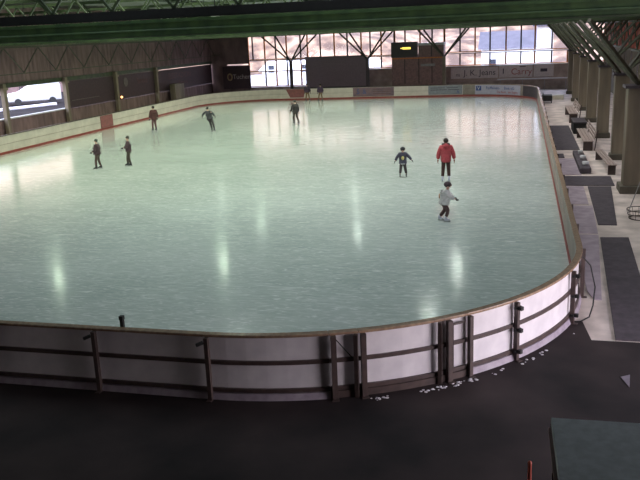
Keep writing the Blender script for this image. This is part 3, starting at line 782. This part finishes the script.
def ell(name, c, r, m, parent, n=14):
    b = MB(); k = 8
    vs = [(c[0], c[1], c[2] - r[2])]
    for j in range(1, k):
        t = -PI / 2 + PI * j / k
        for i in range(n):
            a = 2 * PI * i / n; vs.append((c[0] + r[0] * math.cos(t) * math.cos(a), c[1] + r[1] * math.cos(t) * math.sin(a), c[2] + r[2] * math.sin(t)))
    vs.append((c[0], c[1], c[2] + r[2])); fs = []
    for i in range(n): fs.append((0, 1 + (i + 1) % n, 1 + i))
    for j in range(k - 2):
        for i in range(n): a = 1 + j * n + i; bb = 1 + j * n + (i + 1) % n; fs.append((a, bb, bb + n, a + n))
    last = len(vs) - 1
    for i in range(n): fs.append((1 + (k - 2) * n + i, 1 + (k - 2) * n + (i + 1) % n, last))
    b.add(vs, fs); return b.build(name, m, parent, smooth=True, world=False)

PALETTE = {}
def cloth(c):
    key = tuple(c)
    if key not in PALETTE: PALETTE[key] = mat('cloth', c, tuple(x * .75 for x in c), .85, scale=14)
    k = 'cloth_%d' % len(PALETTE)
    for kk, v in M.items():
        if v is PALETTE[key]: return kk
    M[k] = PALETTE[key]; return k

def person(label, loc, face, H, jacket, trousers, boot='bootk', head='hair', helmetc=(.03, .03, .035), glovec=(.03, .03, .035),
           lean=(0, 0), feet=((-.13, .02), (.13, -.02)), knee=.03, arms=None, bulk=1.0, long=0.0, stripe=None, emblem=None, hood=None, hs=1.0):
    """local frame: facing +y, x to the person's right; unit = 1.70 m person"""
    k = H / 1.74
    r = empty('skater', loc, label, 'person')
    r.rotation_euler.z = face
    S3 = lambda p: (p[0] * k, p[1] * k, p[2] * k) + ((p[3] * k,) if len(p) > 3 else ())
    lx, ly = lean
    drop = knee * .35
    hip = V((lx * .35, ly * .25 - knee * .25, .93 - drop))
    ch = hip + V((lx * .35, ly * .45, .40 - abs(ly) * .12))
    nk = ch + V((lx * .10, ly * .14, .13))
    hd_ = nk + V((lx * .04, ly * .05 + .015, .13))
    nodes = []; edges = []
    def nd(p, rr, par=None):
        nodes.append((p[0] * k, p[1] * k, p[2] * k, tuple(q * k for q in rr) if isinstance(rr, tuple) else rr * k))
        if par is not None: edges.append((par, len(nodes) - 1))
        return len(nodes) - 1
    # body: pelvis, belly, chest, neck, head, arms, legs as one surface
    b0 = nd(hip, .105); b1 = nd(hip.lerp(ch, .5), .10, b0); b2 = nd(ch, .115, b1); b3 = nd(nk, .05, b2)
    b4 = nd(hd_ + V((0, .0, -.05)), .062 * hs, b3); b5 = nd(hd_ + V((0, 0, .03)), .085 * hs, b4); b6 = nd(hd_ + V((0, -.005, .10 * hs)), .05 * hs, b5)
    sh = {}; el = {}; ha = {}; kn = {}; an = {}
    arms = arms or (((-.05, .0), (-.03, .04)), ((.05, .0), (.03, .04)))
    for s, i in ((-1, 0), (1, 1)):
        sh[s] = ch + V((s * .185, 0, .045))
        (ex, ey), (hx, hy) = arms[i][0][:2], arms[i][1][:2]
        ez = arms[i][0][2] if len(arms[i][0]) > 2 else -.27
        hz = arms[i][1][2] if len(arms[i][1]) > 2 else -.23
        el[s] = sh[s] + V((ex, ey, ez)); ha[s] = el[s] + V((hx, hy, hz))
        a = nd(sh[s], .055, b2); a = nd(el[s], .042, a); a = nd(ha[s], .03, a)
        fx, fy = feet[i][:2]; fz = feet[i][2] if len(feet[i]) > 2 else 0
        an[s] = V((fx, fy, .13 + fz)); hj = hip + V((s * .085, 0, -.06))
        kn[s] = hj.lerp(an[s], .48) + V((0, knee + .015, 0))
        a = nd(hj, .082, b0); a = nd(kn[s], .058, a); a = nd(an[s], .042, a)
    skin_mesh('body', nodes, edges, 'skin', r)
    # jacket
    nodes = []; edges = []
    hem = hip + V((0, 0, -.02 - long)); bb = .035 * bulk
    j0 = nd(hip.lerp(ch, .3), (.14 + bb * 1.3, .125 + bb * 1.3), None); j00 = nd(hem, (.145 + bb * 1.3, .13 + bb * 1.3), j0)
    j1 = nd(hip.lerp(ch, .65), (.13 + bb, .115 + bb), j0); j2 = nd(ch, (.135 + bb, .12 + bb), j1); j3 = nd(nk + V((0, 0, -.015)), .078, j2)
    for s in (-1, 1):
        a = nd(sh[s], .075 + bb * .5, j2); a = nd(el[s], .06 + bb * .5, a); a = nd(el[s].lerp(ha[s], .88), .05 + bb * .4, a)
    jo = skin_mesh('jacket', nodes, edges, cloth(jacket), r)
    # trousers, one surface
    nodes = []; edges = []
    t0 = nd(hip + V((0, 0, -.01)), (.135, .115))
    for s in (-1, 1):
        hj = hip + V((s * .085, 0, -.09)); g = 1 + .18 * (hs - 1) / .3; a = nd(hj, .10 * g, t0); a = nd(kn[s], .078 * g, a); a = nd(an[s] + V((0, 0, .06)), .066 * g, a)
    skin_mesh('trousers', nodes, edges, cloth(trousers), r)
    if stripe:
        z = hem.z - .02
        MB().lathe((hem.x * k, hem.y * k, (z - .05) * k), [(.16 * k, 0), (.175 * k, .02 * k), (.172 * k, .07 * k)], 16).build('waistband', cloth(stripe), r, world=False, smooth=True)
    # gloves with fingers
    for s in (-1, 1):
        d = (ha[s] - el[s]).normalized(); side = d.cross(V((0, 1, 0))); side = side.normalized() if side.length > .2 else V((1, 0, 0))
        up = d.cross(side).normalized(); nodes = []; edges = []
        w = nd(ha[s] - d * .02, .03); p = nd(ha[s] + d * .05, (.034, .024), w)
        for q, ln in ((-1.5, .055), (-.5, .07), (.5, .066), (1.5, .05)):
            f1 = nd(ha[s] + d * .085 + up * q * .021, .011, p); f2 = nd(ha[s] + d * (.085 + ln) + up * q * .023 + side * s * -.02, .009, f1)
        f1 = nd(ha[s] + d * .045 + up * .045, .012, p); nd(ha[s] + d * .085 + up * .062, .010, f1)
        skin_mesh('glove', nodes, edges, cloth(glovec), r)
    # skates
    for i, s in enumerate((-1, 1)):
        a = an[s]; fz = a.z - .13
        c = MB()
        prof = [(-.075, .055), (.17, .055), (.185, .09), (.11, .125), (.045, .16), (.04, .24), (-.065, .24), (-.08, .12)]
        m_ = len(prof)
        vs = [((a.x + xx) * k, (a.y + yy) * k, (fz + zz) * k) for xx in (-.04, .04) for yy, zz in prof]
        c.add(vs, [tuple(range(m_))[::-1], tuple(range(m_, 2 * m_))] + [(q, (q + 1) % m_, m_ + (q + 1) % m_, m_ + q) for q in range(m_)])
        bo = c.build('skate_boot', boot, r, bevel=.012, world=False)
        c = MB().box((a.x - .004) * k, (a.y - .09) * k, (fz + .002) * k, (a.x + .004) * k, (a.y + .19) * k, (fz + .03) * k)
        for yy in (-.05, .11): c.box((a.x - .012) * k, (a.y + yy - .02) * k, (fz + .03) * k, (a.x + .012) * k, (a.y + yy + .03) * k, (fz + .056) * k)
        c.build('blade', 'steelb', bo, world=False)
    # head: face, ears, hair or helmet
    h = hd_ * k; k0 = k; k = k * hs
    ell('nose', (h.x, h.y + .092 * k, h.z - .0 * k), (.012 * k, .02 * k, .02 * k), 'skin', r, 8)
    ell('mouth', (h.x, h.y + .078 * k, h.z - .045 * k), (.022 * k, .01 * k, .006 * k), 'lip', r, 8)
    for s in (-1, 1):
        ell('eye', (h.x + s * .03 * k, h.y + .079 * k, h.z + .022 * k), (.01 * k, .008 * k, .007 * k), 'eye', r, 8)
        ell('ear', (h.x + s * .086 * k, h.y, h.z + .0 * k), (.012 * k, .022 * k, .03 * k), 'skin', r, 8)
    if head == 'helmet':
        b_ = ell('helmet', (h.x, h.y - .012 * k, h.z + .06 * k), (.115 * k, .125 * k, .098 * k), cloth(helmetc), r)
        MB().box(h.x - .09 * k, h.y + .09 * k, h.z + .035 * k, h.x + .09 * k, h.y + .13 * k, h.z + .05 * k).build('peak', cloth(helmetc), b_, world=False)
    else:
        ell('hair' if head == 'hair' else 'woolly_hat', (h.x, h.y - .022 * k, h.z + .045 * k), (.1 * k, .102 * k, .10 * k), 'hair' if head == 'hair' else cloth(helmetc), r)
    k = k0
    if hood:
        n_ = nk * k
        c = MB(); 
        for i in range(18):
            a0, a1 = 2 * PI * i / 18, 2 * PI * (i + 1) / 18
            c.bar((n_.x + .13 * k * math.cos(a0), n_.y - .02 + .11 * k * math.sin(a0), n_.z + .03 * k), (n_.x + .13 * k * math.cos(a1), n_.y - .02 + .11 * k * math.sin(a1), n_.z + .03 * k), .075 * k, n=6)
        c.build('fur_collar', cloth(hood), r, world=False)
        ell('hood', (n_.x, n_.y - .12 * k, n_.z - .02 * k), (.13 * k, .07 * k, .09 * k), cloth(jacket), r)
    if emblem:
        c0 = hip.lerp(ch, .62) * k
        ell('emblem', (c0.x, c0.y + emblem[1] * (.125 + .042 * bulk) * k, c0.z - .02 * k), (.085 * k, .035 * k, .115 * k), cloth(emblem[0]), r)
    return r
HP = PI / 2
person('person in a red hooded jacket and dark trousers, standing with back to the camera', (-4.15, 19.65, 0), .09, 1.80, (.40, .06, .075), (.06, .03, .025),
       boot='bootw', feet=((-.13, .0), (.12, .03)), bulk=1.7, long=.13, hood=(.05, .03, .03), glovec=(.2, .07, .04),
       arms=(((-.10, .0), (-.02, .05)), ((.10, .0), (.03, .05))))
person('small child in dark helmet and navy jersey with yellow emblem, arms held out', (-6.04, 20.74, 0), .14 + PI, 1.25, (.05, .05, .08), (.05, .04, .045),
       boot='bootk', head='helmet', feet=((-.19, .02), (.17, .0)), bulk=2.0, long=.06, stripe=(.6, .6, .62), emblem=((.45, .40, .15), 1), hs=1.3,
       arms=(((-.20, .02, -.2), (-.14, .08, -.17)), ((.16, .05, -.2), (.10, .1, -.2))))
person('child in dark helmet and pale grey jersey with orange patch, bending forward', (-3.64, 12.92, 0), .09 - HP, 1.30, (.60, .60, .60), (.10, .06, .06),
       boot='bootw', head='helmet', helmetc=(.07, .05, .06), lean=(0, .26), feet=((-.12, -.12), (.13, .14)), knee=.13, bulk=2.8, long=.14, hs=1.3, emblem=((.5, .24, .12), -1),
       arms=(((-.06, .12, -.2), (-.02, .20, -.12)), ((.08, .16, -.18), (.03, .22, -.10))))
person('teenager in dark cap and maroon jacket, left of the standing pair', (-21.35, 22.66, 0), .53 + HP - .4, 1.50, (.07, .04, .05), (.08, .05, .045),
       head='hat', helmetc=(.05, .06, .05), feet=((-.20, .06), (.16, -.06)), bulk=1.2, arms=(((-.04, .03), (.02, .2, -.1)), ((.04, .06), (-.03, .20, -.05))))
person('slim person in dark jacket with a pale waistband, right of the standing pair', (-20.13, 23.55, 0), .49 + HP, 1.52, (.07, .04, .05), (.06, .045, .035),
       feet=((-.08, -.04), (.08, .1)), stripe=(.5, .46, .42), bulk=1.1, arms=(((-.04, .08), (.02, .2, -.02)), ((.04, .08), (-.03, .18, -.05))))
person('bulky person in a long dark reddish coat standing by the left boards', (-25.74, 38.12, 0), .46 + .5, 1.74, (.10, .035, .035), (.14, .06, .065),
       feet=((-.14, .0), (.13, .04)), bulk=2.0, long=.14, arms=(((-.08, .02), (-.01, .1)), ((.08, .0), (.02, .04))))
person('skater in dark clothes leaning to the left in a curve near the far left boards', (-21.35, 37.7, 0), .39 - .3, 1.66, (.045, .045, .055), (.05, .04, .045),
       lean=(-.30, .08), feet=((-.02, .02), (.20, -.1)), knee=.08, bulk=1.1, arms=(((-.22, .02, -.16), (-.05, .06, -.2)), ((.20, -.06, -.15), (.12, -.05, -.16))))
person('skater in black striding before the dark red tapering advertising board', (-16.49, 41.22, 0), .28 + .5, 1.70, (.035, .028, .03), (.05, .035, .03),
       feet=((-.08, .12), (.16, -.12)), knee=.07, bulk=1.3, lean=(0, .06), arms=(((-.08, .04), (-.05, .10, -.2)), ((.05, -.04), (.02, -.02))), glovec=(.4, .22, .15))
person('person in dark jacket and tan trousers, left of the pair by the far boards', (-20.72, 60.3, 0), .26 - .4, 1.66, (.06, .035, .06), (.26, .16, .09),
       feet=((-.18, .0), (.18, .05)), bulk=1.4, arms=(((-.1, .0), (-.02, .05)), ((.1, .0), (.02, .05))))
person('person in dark violet jacket and tan trousers, right of the pair by the far boards', (-19.38, 60.0, 0), .25 + .4, 1.62, (.07, .04, .075), (.24, .15, .08),
       feet=((-.2, .05), (.18, -.05)), bulk=1.4, arms=(((-.1, .0), (-.02, .05)), ((.1, .0), (.02, .05))))

# ------------------------------------------------------------ sky
w = bpy.data.worlds.new('overcast_sky'); S.world = w; w.use_nodes = True
n = w.node_tree.nodes; l = w.node_tree.links; bg = n['Background']
tc = n.new('ShaderNodeTexCoord'); sp = n.new('ShaderNodeSeparateXYZ'); r_ = n.new('ShaderNodeValToRGB')
e = r_.color_ramp.elements; e[0].position = .0; e[0].color = (1, .86, .80, 1); e[1].position = .45; e[1].color = (.66, .74, 1, 1)
l.new(tc.outputs['Generated'], sp.inputs[0]); l.new(sp.outputs['Z'], r_.inputs[0]); l.new(r_.outputs[0], bg.inputs['Color'])
bg.inputs['Strength'].default_value = 7

# ------------------------------------------------------------ camera
cam = bpy.data.cameras.new('camera'); co = bpy.data.objects.new('camera', cam); COL.objects.link(co); S.camera = co
cx, cy, H, yaw, pit, roll, f = -1.3093, -11.6752, 5.8984, -.2553, .255, -.0422, 783.06
F_ = V((math.sin(yaw) * math.cos(pit), math.cos(yaw) * math.cos(pit), -math.sin(pit)))
R_ = V((math.cos(yaw), -math.sin(yaw), 0)); U_ = R_.cross(F_)
R2 = R_ * math.cos(roll) + U_ * math.sin(roll); U2 = -R_ * math.sin(roll) + U_ * math.cos(roll)
mw = Matrix(((R2.x, U2.x, -F_.x, cx), (R2.y, U2.y, -F_.y, cy), (R2.z, U2.z, -F_.z, H), (0, 0, 0, 1)))
co.matrix_world = mw
cam.sensor_width = 36; cam.sensor_fit = 'HORIZONTAL'; cam.lens = f / 640 * 36; cam.clip_start = .05; cam.clip_end = 600
S.view_settings.view_transform = 'Standard'; S.view_settings.look = 'None'; S.view_settings.gamma = 1; S.view_settings.exposure = 0
S.view_settings.use_curve_mapping = False
